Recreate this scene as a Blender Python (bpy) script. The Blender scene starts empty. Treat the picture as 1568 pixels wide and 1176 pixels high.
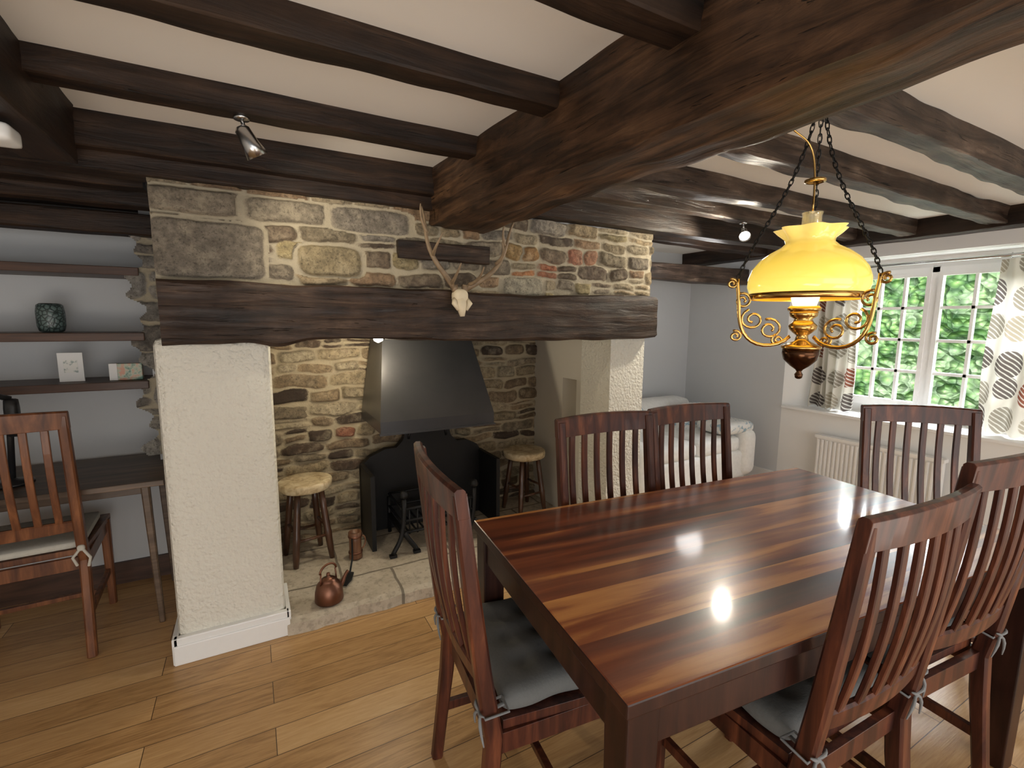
import bpy, math, random
import numpy as np
from mathutils import Vector, Matrix, noise as mn
random.seed(7)
C=bpy.context.collection
# ------------------------------------------------------------------ materials
class Mt:
    def __init__(s,name):
        s.m=bpy.data.materials.new(name);s.m.use_nodes=True;s.t=s.m.node_tree;s.t.nodes.clear()
        s.out=s.t.nodes.new('ShaderNodeOutputMaterial')
    def n(s,ty,props=None,**inp):
        nd=s.t.nodes.new('ShaderNode'+ty)
        for k,v in (props or {}).items(): setattr(nd,k,v)
        for k,v in inp.items():
            k=k.replace('_',' ')
            if k.startswith('i') and k[1:].isdigit(): so=nd.inputs[int(k[1:])]
            else: so=nd.inputs[k]
            if isinstance(v,bpy.types.NodeSocket): s.t.links.new(v,so)
            elif isinstance(v,(tuple,list)) and so.type=='RGBA' and len(v)==3: so.default_value=(*v,1)
            else: so.default_value=v
        return nd
    def math(s,op,a,b=0.0,c=None):
        nd=s.n('Math',{'operation':op},i0=a,i1=b)
        if c is not None: nd.inputs[2].default_value=c
        return nd.outputs[0]
    def mix(s,f,a,b,bt='MIX'):
        nd=s.t.nodes.new('ShaderNodeMix');nd.data_type='RGBA';nd.blend_type=bt
        for so,v in ((nd.inputs[0],f),(nd.inputs[6],a),(nd.inputs[7],b)):
            if isinstance(v,bpy.types.NodeSocket): s.t.links.new(v,so)
            elif isinstance(v,(tuple,list)): so.default_value=(*v[:3],1)
            else: so.default_value=v
        return nd.outputs[2]
    def ramp(s,f,stops,interp='LINEAR'):
        nd=s.n('ValToRGB',None,Fac=f);cr=nd.color_ramp;cr.interpolation=interp
        while len(cr.elements)<len(stops): cr.elements.new(0.5)
        for e,(p,c) in zip(cr.elements,stops): e.position=p;e.color=(*c,1) if len(c)==3 else c
        return nd.outputs[0]
    def obj(s,scale=(1,1,1),loc=(0,0,0),which='Object'):
        tc=s.n('TexCoord').outputs[which]
        return s.n('Mapping',None,Vector=tc,Scale=scale,Location=loc).outputs[0]
    def noise(s,vec,scale=5,detail=4,rough=.55,dist=0):
        return s.n('TexNoise',None,Vector=vec,Scale=scale,Detail=detail,Roughness=rough,Distortion=dist).outputs[0]
    def bump(s,h,st=.3,d=.01):
        return s.n('Bump',None,Height=h,Strength=st,Distance=d).outputs[0]
    def bsdf(s,**k):
        b=s.n('BsdfPrincipled',None,**k);s.t.links.new(b.outputs[0],s.out.inputs[0]);return b
def plain(name,col,rough=.6,metal=0,bump=0,bs=40,var=.12):
    m=Mt(name);v=m.obj();nz=m.noise(v,bs)
    c=m.mix(m.math('MULTIPLY',nz,1.0),tuple(x*(1-var) for x in col),tuple(min(1,x*(1+var)) for x in col))
    k=dict(Base_Color=c,Roughness=rough,Metallic=metal)
    if bump: k['Normal']=m.bump(nz,bump,.004)
    m.bsdf(**k);return m.m
def wood(name,cols,stretch=(12,12,1.2),scale=2.5,rough=.3,coat=0,bump=.1,detail=6,spec=.5):
    m=Mt(name);v=m.obj(stretch);nz=m.noise(v,scale,detail,.6,.6)
    n2=m.noise(m.obj((1,1,1)),3,2)
    f=m.math('ADD',m.math('MULTIPLY',nz,.8),m.math('MULTIPLY',n2,.2))
    k=len(cols);c=m.ramp(f,[(.32+.36*i/(k-1),cc) for i,cc in enumerate(cols)])
    m.bsdf(Base_Color=c,Roughness=rough,Coat_Weight=coat,Coat_Roughness=.08,Specular_IOR_Level=spec,Normal=m.bump(nz,bump,.004));return m.m
def beam_mat(name,axis,cols,rough=.5,bs=.45):
    st=[9,9,9];st[axis]=.8
    m=Mt(name);v=m.obj(tuple(st));nz=m.noise(v,3,8,.65,.8);n2=m.noise(m.obj(),6,5,.6)
    f=m.math('ADD',m.math('MULTIPLY',nz,.65),m.math('MULTIPLY',n2,.35))
    k=len(cols);c=m.ramp(f,[(.34+.34*i/(k-1),cc) for i,cc in enumerate(cols)])
    st2=[34,34,34];st2[axis]=1.6
    cr=m.noise(m.obj(tuple(st2)),2,5,.7,1.4)
    crk=m.ramp(cr,[(.32,(0,0,0)),(.38,(1,1,1))])
    c=m.mix(crk,(.004,.003,.003),c)
    h=m.math('ADD',nz,m.math('MULTIPLY',crk,.45))
    m.bsdf(Base_Color=c,Roughness=rough,Specular_IOR_Level=.3,Normal=m.bump(h,bs,.009));return m.m
BK=[(.007,.0045,.0035),(.017,.0095,.0065),(.034,.0185,.011),(.065,.036,.021)]
OLD=[(.014,.009,.007),(.038,.023,.016),(.09,.059,.042),(.24,.175,.13)]
M_bx=beam_mat('dark_oak_x',0,BK,.5,.5);M_by=beam_mat('dark_oak_y',1,[(.010,.006,.0045),(.034,.017,.009),(.092,.047,.024),(.19,.105,.053)],.5,.9)
M_old=beam_mat('old_oak_x',0,OLD,.42,1.0);M_byk=beam_mat('black_oak_y',1,BK)
M_mant=beam_mat('mantel_oak',0,[(.008,.005,.0035),(.024,.0135,.009),(.055,.032,.021),(.13,.082,.056)],.4,1.0)
def plaster(name,col,b=.15,bs=25):
    m=Mt(name);v=m.obj();nz=m.noise(v,bs,5,.6);n2=m.noise(v,1.5,2)
    c=m.mix(n2,tuple(x*.94 for x in col),col);m.bsdf(Base_Color=c,Roughness=.85,Normal=m.bump(nz,b,.01));return m.m
M_ceil=plaster('ceiling_plaster',(.86,.835,.79),.06)
M_wall=plaster('white_plaster',(.84,.84,.83),.1)
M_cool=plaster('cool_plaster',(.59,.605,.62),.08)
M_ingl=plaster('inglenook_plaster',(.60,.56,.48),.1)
mm=Mt('anaglypta');v=mm.obj();vo=mm.n('TexVoronoi',{'feature':'SMOOTH_F1'},Vector=v,Scale=75).outputs[0];nn=mm.noise(v,60,4)
mm.bsdf(Base_Color=(.76,.735,.65),Roughness=.55,Normal=mm.bump(mm.math('ADD',mm.math('MULTIPLY',vo,-.6),nn),1.0,.011));M_pil=mm.m
M_gloss=plain('white_gloss_paint',(.84,.84,.83),.3,var=.02)
M_upvc=plain('window_white',(.9,.9,.9),.35,var=.02)
# floor
m=Mt('oak_floor');v=m.obj()
br=m.n('TexBrick',{'offset':.37},Vector=v,Color1=(0,0,0),Color2=(1,1,1),Mortar=(.5,.5,.5),Scale=1,Mortar_Size=.0014,Mortar_Smooth=.1,Brick_Width=1.05,Row_Height=.122,Bias=0)
rnd=m.n('SeparateColor',None,Color=br.outputs[0]).outputs[0]
vec=m.n('VectorMath',{'operation':'ADD'},i0=m.obj((1.6,14,1)),i1=m.n('CombineXYZ',None,X=m.math('MULTIPLY',rnd,37.),Y=m.math('MULTIPLY',rnd,11.)).outputs[0]).outputs[0]
g=m.noise(vec,1.8,6,.6,2.2);g2=m.noise(m.obj((6,90,1)),2,3,.6)
f=m.math('ADD',m.math('ADD',m.math('MULTIPLY',g,.5),m.math('MULTIPLY',g2,.3)),m.math('MULTIPLY',rnd,.26))
c=m.ramp(f,[(.32,(.30,.160,.062)),(.45,(.46,.265,.11)),(.62,(.59,.365,.165)),(.8,(.69,.465,.24))])
c=m.mix(br.outputs[1],c,(.08,.045,.02))
m.bsdf(Base_Color=c,Roughness=.36,Specular_IOR_Level=.4,Normal=m.bump(m.math('SUBTRACT',g2,br.outputs[1]),.15,.003));M_floor=m.m
def table_mat(name,rough,coat):
    m=Mt(name);tc=m.n('TexCoord').outputs['Object'];se=m.n('SeparateXYZ',None,Vector=tc)
    idx=m.math('FLOOR',m.math('DIVIDE',m.math('ADD',se.outputs[1],.5),.082))
    wn=m.n('TexWhiteNoise',{'noise_dimensions':'1D'},W=m.math('ADD',idx,3.3)).outputs[0]
    vec=m.n('CombineXYZ',None,X=m.math('ADD',m.math('MULTIPLY',se.outputs[0],.75),m.math('MULTIPLY',wn,40.)),Y=m.math('MULTIPLY',se.outputs[1],9.),Z=m.math('MULTIPLY',se.outputs[2],9.)).outputs[0]
    n1=m.noise(vec,1.4,2,.4,.6);n2=m.noise(vec,6,6,.65,.6)
    f=m.math('ADD',m.math('ADD',m.math('MULTIPLY',n1,.72),m.math('MULTIPLY',n2,.14)),m.math('MULTIPLY',wn,.18))
    c=m.ramp(f,[(.32,(.045,.012,.008)),(.42,(.10,.024,.012)),(.50,(.19,.050,.020)),(.555,(.27,.085,.030)),(.59,(.44,.18,.055)),(.69,(.60,.29,.095))])
    m.bsdf(Base_Color=c,Roughness=rough,Coat_Weight=coat,Coat_Roughness=.09,Specular_IOR_Level=.4,Normal=m.bump(n2,.03,.002));return m.m
M_ttop=table_mat('sheesham_gloss',.30,.6)
M_tleg=wood('sheesham_dark',[(.012,.005,.004),(.028,.009,.006),(.05,.018,.011)],rough=.4,coat=.1,spec=.3)
M_ch=wood('mahogany_chair',[(.020,.006,.004),(.048,.0125,.0075),(.092,.026,.013),(.19,.060,.026)],rough=.40,coat=.18,bump=.05,spec=.35)
M_chw=wood('oak_chair',[(.06,.022,.012),(.14,.050,.02),(.27,.105,.042)],rough=.42,coat=.15,bump=.05,spec=.35)
M_desk=wood('desk_oak',[(.06,.038,.025),(.11,.072,.047),(.19,.125,.082)],stretch=(1.2,12,12),rough=.45)
M_shelf=wood('shelf_wood',[(.04,.019,.012),(.075,.036,.022),(.12,.058,.034)],stretch=(1.2,12,12),rough=.45)
M_stoolleg=wood('stool_leg',[(.03,.012,.006),(.07,.028,.013),(.13,.055,.025)],rough=.35,coat=.3)
M_stooltop=wood('stool_seat',[(.34,.22,.10),(.66,.54,.34),(.80,.72,.55)],stretch=(5,5,5),scale=4,rough=.5)
M_cush=plain('grey_cushion',(.12,.125,.125),.9,bump=.3,bs=120)
M_tie=plain('grey_cotton_tie',(.18,.185,.19),.9)
M_cream=plain('cream_cushion',(.52,.50,.44),.9,bump=.2,bs=100)
M_iron=plain('black_iron',(.010,.010,.011),.5,.4,bump=.2)
M_hood=plain('hood_steel',(.095,.095,.10),.33,.7,var=.2,bs=5)
M_brass=plain('brass',(.62,.39,.13),.22,1,var=.1)
M_copper=plain('copper',(.22,.105,.07),.4,1,var=.45,bs=14)
M_bronze=plain('dark_bronze',(.08,.035,.016),.2,.9)
M_chrome=plain('satin_chrome',(.5,.5,.5),.25,1)
M_bone=plain('bone',(.72,.62,.45),.6,bump=.3,bs=30)
M_antler=plain('antler',(.24,.17,.105),.55,bump=.5,bs=35,var=.5)
M_black=plain('black_plastic',(.02,.02,.022),.35)
m=Mt('hearth_stone');v=m.obj()
br=m.n('TexBrick',{'offset':.4},Vector=m.n('VectorMath',{'operation':'ADD'},i0=v,i1=m.n('VectorMath',{'operation':'SCALE'},i0=m.n('TexNoise',None,Vector=v,Scale=6.).outputs[1],Scale=.03).outputs[0]).outputs[0],Color1=(.38,.32,.24),Color2=(.52,.455,.36),Mortar=(.2,.17,.13),Scale=1,Mortar_Size=.007,Brick_Width=.62,Row_Height=.42)
nz=m.noise(v,9,9,.7);n2=m.noise(v,40,5,.6)
c=m.mix(m.ramp(nz,[(.38,(0,0,0)),(.66,(.9,.9,.9))]),br.outputs[0],(.62,.55,.44));c=m.mix(m.ramp(n2,[(.35,(.5,.5,.5)),(.5,(0,0,0))]),c,(.24,.19,.14));c=m.mix(br.outputs[1],c,(.2,.17,.13))
m.bsdf(Base_Color=c,Roughness=.75,Normal=m.bump(m.math('SUBTRACT',nz,m.math('MULTIPLY',br.outputs[1],.5)),.8,.012));M_hearth=m.m
def stone_mat(name,mortar):
    m=Mt(name);v=m.obj();at=m.n('Attribute',{'attribute_name':'Col'});mk=m.n('Attribute',{'attribute_name':'mask'}).outputs['Fac']
    n1=m.noise(v,26,9,.75);n2=m.noise(v,90,5,.7);n3=m.noise(v,13,6,.65)
    c=m.mix(m.ramp(n1,[(.36,(0,0,0)),(.60,(1,1,1))]),m.mix(.6,at.outputs['Color'],(.04,.032,.024)),at.outputs['Color'])
    c=m.mix(m.ramp(n3,[(.50,(0,0,0)),(.72,(.5,.5,.5))]),c,(.44,.38,.27))
    c=m.mix(m.ramp(n2,[(.36,(.6,.6,.6)),(.46,(0,0,0))]),c,(.05,.04,.03))
    mo=m.mix(n1,tuple(x*.65 for x in mortar),mortar)
    f=m.ramp(m.math('ADD',mk,m.math('MULTIPLY',m.math('SUBTRACT',n1,.5),1.0)),[(.40,(0,0,0)),(.58,(1,1,1))])
    m.bsdf(Base_Color=m.mix(f,mo,c),Roughness=.85,Normal=m.bump(m.math('ADD',n1,m.math('MULTIPLY',n2,.6)),.9,.010));return m.m
M_st=stone_mat('rubble_stone',(.54,.47,.345));M_st2=stone_mat('rubble_stone_inner',(.56,.47,.32))
# ------------------------------------------------------------------ mesh builder
class B:
    def __init__(s): s.v=[];s.f=[];s.m=[];s.sm=[];s.M=Matrix.Identity(4)
    def add(s,vs,fs,mi=0,smooth=True):
        o=len(s.v);s.v+=[tuple(s.M@Vector(p)) for p in vs]
        for f in fs: s.f.append([i+o for i in f]);s.m.append(mi);s.sm.append(smooth)
    def box(s,x0,x1,y0,y1,z0,z1,mi=0):
        v=[(x,y,z) for x in (x0,x1) for y in (y0,y1) for z in (z0,z1)]
        s.add(v,[(0,1,3,2),(4,6,7,5),(0,4,5,1),(2,3,7,6),(0,2,6,4),(1,5,7,3)],mi,False)
    def loft(s,rings,mi=0,smooth=False,cap=True,closed=False):
        n=len(rings[0]);vs=[p for r in rings for p in r];fs=[]
        R=len(rings)
        for i in range(R if closed else R-1):
            j=(i+1)%R
            for k in range(n): fs.append((i*n+k,i*n+(k+1)%n,j*n+(k+1)%n,j*n+k))
        if cap and not closed: fs.append(tuple(range(n))[::-1]);fs.append(tuple((R-1)*n+k for k in range(n)))
        s.add(vs,fs,mi,smooth)
    def sweep(s,pts,w,d,side=(1,0,0),mi=0):
        pts=[Vector(p) for p in pts];side=Vector(side).normalized();rings=[]
        for i,p in enumerate(pts):
            t=(pts[min(i+1,len(pts)-1)]-pts[max(i-1,0)]).normalized();n=side.cross(t).normalized()
            ww=w[i] if isinstance(w,(list,tuple)) else w;dd=d[i] if isinstance(d,(list,tuple)) else d
            c=min(ww,dd)*.18
            r=[]
            for a,b in ((-1,-1),(1,-1),(1,1),(-1,1)):
                A=side*(a*ww/2)+n*(b*dd/2)
                if a*b>0: q=[A-n*(b*c),A-side*(a*c)]
                else: q=[A-side*(a*c),A-n*(b*c)]
                r+= [p+x for x in q]
            rings.append([tuple(x) for x in r])
        s.loft(rings,mi,False)
    def tube(s,pts,r,mi=0,n=8,closed=False):
        pts=[Vector(p) for p in pts];N=len(pts);rings=[];up=None
        for i,p in enumerate(pts):
            if closed: t=pts[(i+1)%N]-pts[i-1]
            else: t=pts[min(i+1,N-1)]-pts[max(i-1,0)]
            t.normalize()
            if up is None:
                up=Vector((0,0,1)) if abs(t.z)<.9 else Vector((1,0,0))
            u=(up-t*up.dot(t)).normalized();w=t.cross(u);up=u
            rr=r[i] if isinstance(r,(list,tuple)) else r
            rings.append([tuple(p+u*math.cos(a)*rr+w*math.sin(a)*rr) for a in [2*math.pi*k/n for k in range(n)]])
        s.loft(rings,mi,True,closed=closed)
    def lathe(s,prof,c=(0,0,0),n=24,mi=0,rf=None,cap=True,smooth=True):
        rings=[]
        for j,(r,z) in enumerate(prof):
            rings.append([(c[0]+math.cos(a)*r*(rf(a,j) if rf else 1),c[1]+math.sin(a)*r*(rf(a,j) if rf else 1),c[2]+z) for a in [2*math.pi*k/n for k in range(n)]])
        s.loft(rings,mi,smooth,cap)
    def rbox(s,c,size,r,n=6,mi=0,fn=None):
        h=[x/2 for x in size];vs={};L=[];fs=[]
        def vid(p):
            k=tuple(round(x,5) for x in p)
            if k not in vs:
                q=[p[i]*h[i] for i in range(3)];inn=[max(-(h[i]-r),min(h[i]-r,q[i])) for i in range(3)]
                d=Vector([q[i]-inn[i] for i in range(3)])
                if d.length>1e-9: d=d.normalized()*r
                w=Vector(inn)+d
                if fn: w=Vector(fn(w))
                vs[k]=len(L);L.append((c[0]+w.x,c[1]+w.y,c[2]+w.z))
            return vs[k]
        for ax in range(3):
            for sg in (-1,1):
                for i in range(n):
                    for j in range(n):
                        q=[]
                        for a,b in ((0,0),(1,0),(1,1),(0,1)):
                            p=[0,0,0];p[ax]=sg;p[(ax+1)%3]=-1+2*(i+a)/n;p[(ax+2)%3]=-1+2*(j+b)/n;q.append(vid(p))
                        fs.append(q if sg>0 else q[::-1])
        s.add(L,fs,mi,True)
    def obj(s,name,mats,loc=(0,0,0),rz=0,bevel=0,split=0):
        me=bpy.data.meshes.new(name);me.from_pydata(s.v,[],s.f)
        for m in mats: me.materials.append(m)
        me.polygons.foreach_set('material_index',s.m);me.polygons.foreach_set('use_smooth',s.sm);me.update()
        o=bpy.data.objects.new(name,me);C.objects.link(o);o.location=loc;o.rotation_euler=(0,0,rz)
        if bevel:
            b=o.modifiers.new('bevel','BEVEL');b.width=bevel;b.segments=2;b.limit_method='ANGLE';b.angle_limit=.9
        if split:
            b=o.modifiers.new('split','EDGE_SPLIT');b.split_angle=math.radians(split)
        return o
def nz3(p,s,sd=0): return mn.noise(Vector((p[0]*s+sd,p[1]*s+sd*1.7,p[2]*s-sd)))
def beam(name,mat,axis,a0,a1,u0,u1,z0,z1,amp=.008,sd=0,step=.05,fn=None,n=7,cham=.005):
    b=B();N=max(2,int((a1-a0)/step));rings=[]
    for i in range(N+1):
        a=a0+(a1-a0)*i/N
        U0,U1,Z0,Z1=(fn(a) if fn else (u0,u1,z0,z1))
        P=[];c=cham*(1+1.2*nz3((a,0,0),4,sd+2))
        for k in range(n): P.append((U0+c+(U1-U0-2*c)*k/(n-1),Z0))
        for k in range(n): P.append((U1,Z0+c+(Z1-Z0-2*c)*k/(n-1)))
        for k in range(n): P.append((U1-c-(U1-U0-2*c)*k/(n-1),Z1))
        for k in range(n): P.append((U0,Z1-c-(Z1-Z0-2*c)*k/(n-1)))
        r=[]
        for (u,z) in P:
            p=(a,u,z);d1=nz3(p,6,sd)*amp*.7+nz3(p,1.3,sd+9)*amp*1.5+nz3((a*1.2,u*10,z*10),3,sd+4)*amp*.5
            cu,cz=(U0+U1)/2,(Z0+Z1)/2;L=math.hypot(u-cu,z-cz)
            u2=u+(u-cu)/L*d1;z2=z+(z-cz)/L*d1
            r.append((a,u2,z2) if axis==0 else (u2,a,z2))
        if axis==1: r=r[::-1]
        rings.append(r)
    b.loft(rings,0,True);return b.obj(name,[mat],split=32)
# ------------------------------------------------------------------ room shell
CZ=2.10;XR=4.0
def shell(name,mat,boxes,bevel=0):
    b=B()
    for q in boxes: b.box(*q)
    return b.obj(name,[mat],bevel=bevel)
shell('floor',M_floor,[(-1.8,4.5,-2.6,3.6,-.08,0)])
shell('ceiling',M_ceil,[(-1.8,4.5,-2.6,3.6,CZ,CZ+.1)])
shell('wall_left',M_wall,[(-1.9,-1.8,-2.6,3.6,0,CZ)])
shell('wall_alcove',M_cool,[(-1.8,-.34,3.13,3.25,0,CZ)])
shell('wall_nook',M_cool,[(2.0,4.1,3.5,3.6,0,CZ)])
PL=B();PL.box(-.335,.07,2.26,3.16,0,1.345);PL.obj('wall_pier_left',[M_pil],bevel=.03)
shell('wall_pier_left_core',M_cool,[(-.33,.05,2.60,3.14,1.3,CZ)])
PR=B();x0,x1=1.91,2.18
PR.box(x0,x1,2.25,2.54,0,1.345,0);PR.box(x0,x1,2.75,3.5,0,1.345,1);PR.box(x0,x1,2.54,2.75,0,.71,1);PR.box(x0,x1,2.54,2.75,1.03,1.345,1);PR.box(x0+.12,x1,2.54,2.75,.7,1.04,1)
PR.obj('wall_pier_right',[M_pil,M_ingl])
shell('wall_pier_right_core',M_wall,[(1.93,2.18,2.6,3.5,1.345,CZ)])
WY0,WY1,WZ0,WZ1=.92,2.10,.79,1.82
b=B()
b.box(XR,4.35,2.45,3.6,0,CZ,1);b.box(XR,4.35,-2.6,.5,0,CZ)
b.box(XR,4.35,.5,2.45,0,.70);b.box(XR,4.35,.5,2.45,1.9,CZ)
b.box(4.27,4.35,.5,WY0,.70,1.9);b.box(4.27,4.35,WY1,2.45,.70,1.9);b.box(4.27,4.35,WY0,WY1,.70,WZ0);b.box(4.27,4.35,WY0,WY1,WZ1,1.9)
b.add([(XR,2.45,.7),(4.27,2.45,.7),(4.27,2.14,.7),(XR,2.45,1.9),(4.27,2.45,1.9),(4.27,2.14,1.9)],[(0,2,5,3)],0,False)
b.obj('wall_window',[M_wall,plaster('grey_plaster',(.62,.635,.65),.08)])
b=B();b.box(3.97,4.28,.5,2.44,.70,.725);b.obj('trim_window_sill',[M_gloss],bevel=.006)
b=B();y0,y1,z0,z1=WY0,WY1,WZ0,WZ1;xa,xb=4.255,4.31
def fr(y0,y1,z0,z1,w,xa,xb):
    b.box(xa,xb,y0,y0+w,z0,z1);b.box(xa,xb,y1-w,y1,z0,z1);b.box(xa,xb,y0+w,y1-w,z0,z0+w);b.box(xa,xb,y0+w,y1-w,z1-w,z1)
fr(y0,y1,z0,z1,.035,xa,xb)
ym=(y0+y1)/2+.07;b.box(xa,xb,ym-.02,ym+.02,z0,z1)
for (q0,q1,nc) in ((y0+.035,ym-.02,3),(ym+.02,y1-.035,3)):
    fr(q0,q1,z0+.035,z1-.035,.026,xa-.01,xb-.02)
    for k in range(1,nc):
        yy=q0+(q1-q0)*k/nc;b.box(xa,xb-.02,yy-.009,yy+.009,z0+.05,z1-.05)
    for k in range(1,4):
        zz=z0+.05+(z1-z0-.1)*k/4;b.box(xa,xb-.02,q0+.02,q1-.02,zz-.010,zz+.010)
b.obj('window_1',[M_upvc])
b=B();b.box(3.93,3.97,1.3,2.1,.13,.53)
for k in range(26):
    yy=1.31+k*.0305;b.box(3.918,3.932,yy,yy+.016,.15,.51)
b.box(3.915,3.98,1.29,2.11,.52,.545);b.box(3.965,3.999,1.45,1.48,.2,.45);b.box(3.965,3.999,1.9,1.93,.2,.45);b.box(3.93,3.96,1.33,1.36,0.001,.14);b.box(3.93,3.96,2.04,2.07,0.001,.14)
b.obj('radiator',[M_gloss],bevel=.003)
# curtains : printed leaf discs with vein stripes
m=Mt('leaf_print_curtain');tc=m.n('TexCoord').outputs['UV'];vo=m.n('TexVoronoi',{'feature':'F1'},Vector=m.n('Mapping',None,Vector=tc,Scale=(1.2,.85,1)).outputs[0],Scale=6.0,Randomness=.3)
disc=m.ramp(vo.outputs['Distance'],[(.42,(1,1,1)),(.44,(0,0,0))])
rn=m.n('SeparateColor',None,Color=vo.outputs['Color']).outputs[0]
pc=m.ramp(rn,[(0,(.30,.27,.22)),(.35,(.42,.37,.29)),(.6,(.13,.11,.10)),(.82,(.24,.09,.06))],'CONSTANT')
wv=m.n('TexWave',{'wave_type':'BANDS','bands_direction':'DIAGONAL'},Vector=tc,Scale=22,Distortion=1.).outputs[0]
pc=m.mix(m.ramp(wv,[(.70,(0,0,0)),(.85,(.8,.8,.8))]),pc,(.70,.68,.62))
cc=m.mix(disc,(.70,.67,.60),pc)
d=m.n('BsdfDiffuse',None,Color=cc);tr=m.n('BsdfTranslucent',None,Color=cc);mx=m.n('MixShader',None,Fac=.25)
m.t.links.new(d.outputs[0],mx.inputs[1]);m.t.links.new(tr.outputs[0],mx.inputs[2]);m.t.links.new(mx.outputs[0],m.out.inputs[0]);M_cur=m.m
def curtain(name,y0,y1,x,z0,z1,sd,us):
    nx,nzv=90,24;vs=[];uv=[];fs=[]
    for j in range(nzv+1):
        t=j/nzv;z=z1+(z0-z1)*t
        for i in range(nx+1):
            s=i/nx;yy=y0+(y1-y0)*s+.012*math.sin(t*5+s*9+sd);amp=.022+.014*t
            vs.append((x+amp*math.sin(s*2*math.pi*5+sd+.6*math.sin(t*3))+.006*math.sin(s*43),yy,z+(.01*math.sin(s*44) if j==nzv else 0)));uv.append((s*(y1-y0)*us,t*(z1-z0)))
    for j in range(nzv):
        for i in range(nx): a=j*(nx+1)+i;fs.append((a,a+1,a+nx+2,a+nx+1))
    me=bpy.data.meshes.new(name);me.from_pydata(vs,[],fs);me.materials.append(M_cur)
    l=me.uv_layers.new(name='UVMap')
    for lp in me.loops: l.data[lp.index].uv=uv[lp.vertex_index]
    me.polygons.foreach_set('use_smooth',[True]*len(fs));o=bpy.data.objects.new(name,me);C.objects.link(o)
curtain('curtain',1.97,2.27,4.10,.74,1.822,0,1.25);curtain('curtain',.62,1.22,4.10,.74,1.822,2,1.2)
b=B();b.tube([(4.10,.56,1.845),(4.10,2.36,1.845)],.011,0,10)
for yy in (.55,2.37): b.lathe([(.004,-.02),(.02,-.01),(.022,0),(.02,.012),(.004,.02)],(4.10,yy,1.845),12)
for yy in (.7,2.2): b.box(4.095,4.27,yy-.008,yy+.008,1.84,1.85)
for k in range(18):
    yy=2.0+k*.03 if k<9 else .64+(k-9)*.065
    b.tube([(4.10+.016*math.cos(a),yy,1.843+.016*math.sin(a)) for a in [2*math.pi*i/10 for i in range(10)]],.002,0,5,True)
b.obj('curtain_rod',[M_chrome])
b=B();b.box(-.35,.085,2.235,2.262,0,.115);b.box(-.35,.085,2.228,2.262,0,.085);b.box(.071,.09,2.235,2.5,.07,.115);b.box(-.355,-.333,2.235,3.1,0,.115)
b.obj('baseboard_pier',[M_gloss],bevel=.004)
b=B();b.box(3.985,4.0,2.1,3.5,0,.12);b.box(2.18,4.0,3.485,3.5,0,.12);b.obj('baseboard_nook',[M_gloss])
b=B();b.box(-1.8,-.35,3.115,3.13,0,.12);b.obj('baseboard_alcove',[M_shelf])
# hearth slab
b=B();n1,n2=46,26;vs=[];fs=[]
for j in range(n2+1):
    for i in range(n1+1):
        x=.072+(1.908-.072)*i/n1;y=2.225+(3.13-2.225)*j/n2
        e=.014*nz3((x,0,0),9)+.01*nz3((x,0,0),25) if j==0 else 0
        vs.append((x,y+e,.061+.002*nz3((x,y,0),5)-(.010+.008*nz3((x,3,0),18) if j==0 else 0)))
for j in range(n2):
    for i in range(n1): a=j*(n1+1)+i;fs.append((a,a+1,a+n1+2,a+n1+1))
k=len(vs);vs+=[(vs[i][0],vs[i][1]-.004,0) for i in range(n1+1)]
for i in range(n1): fs.append((k+i,k+i+1,i+1,i))
b.add(vs,fs,0,False);b.obj('hearth',[M_hearth])
HZ=.0655
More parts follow.
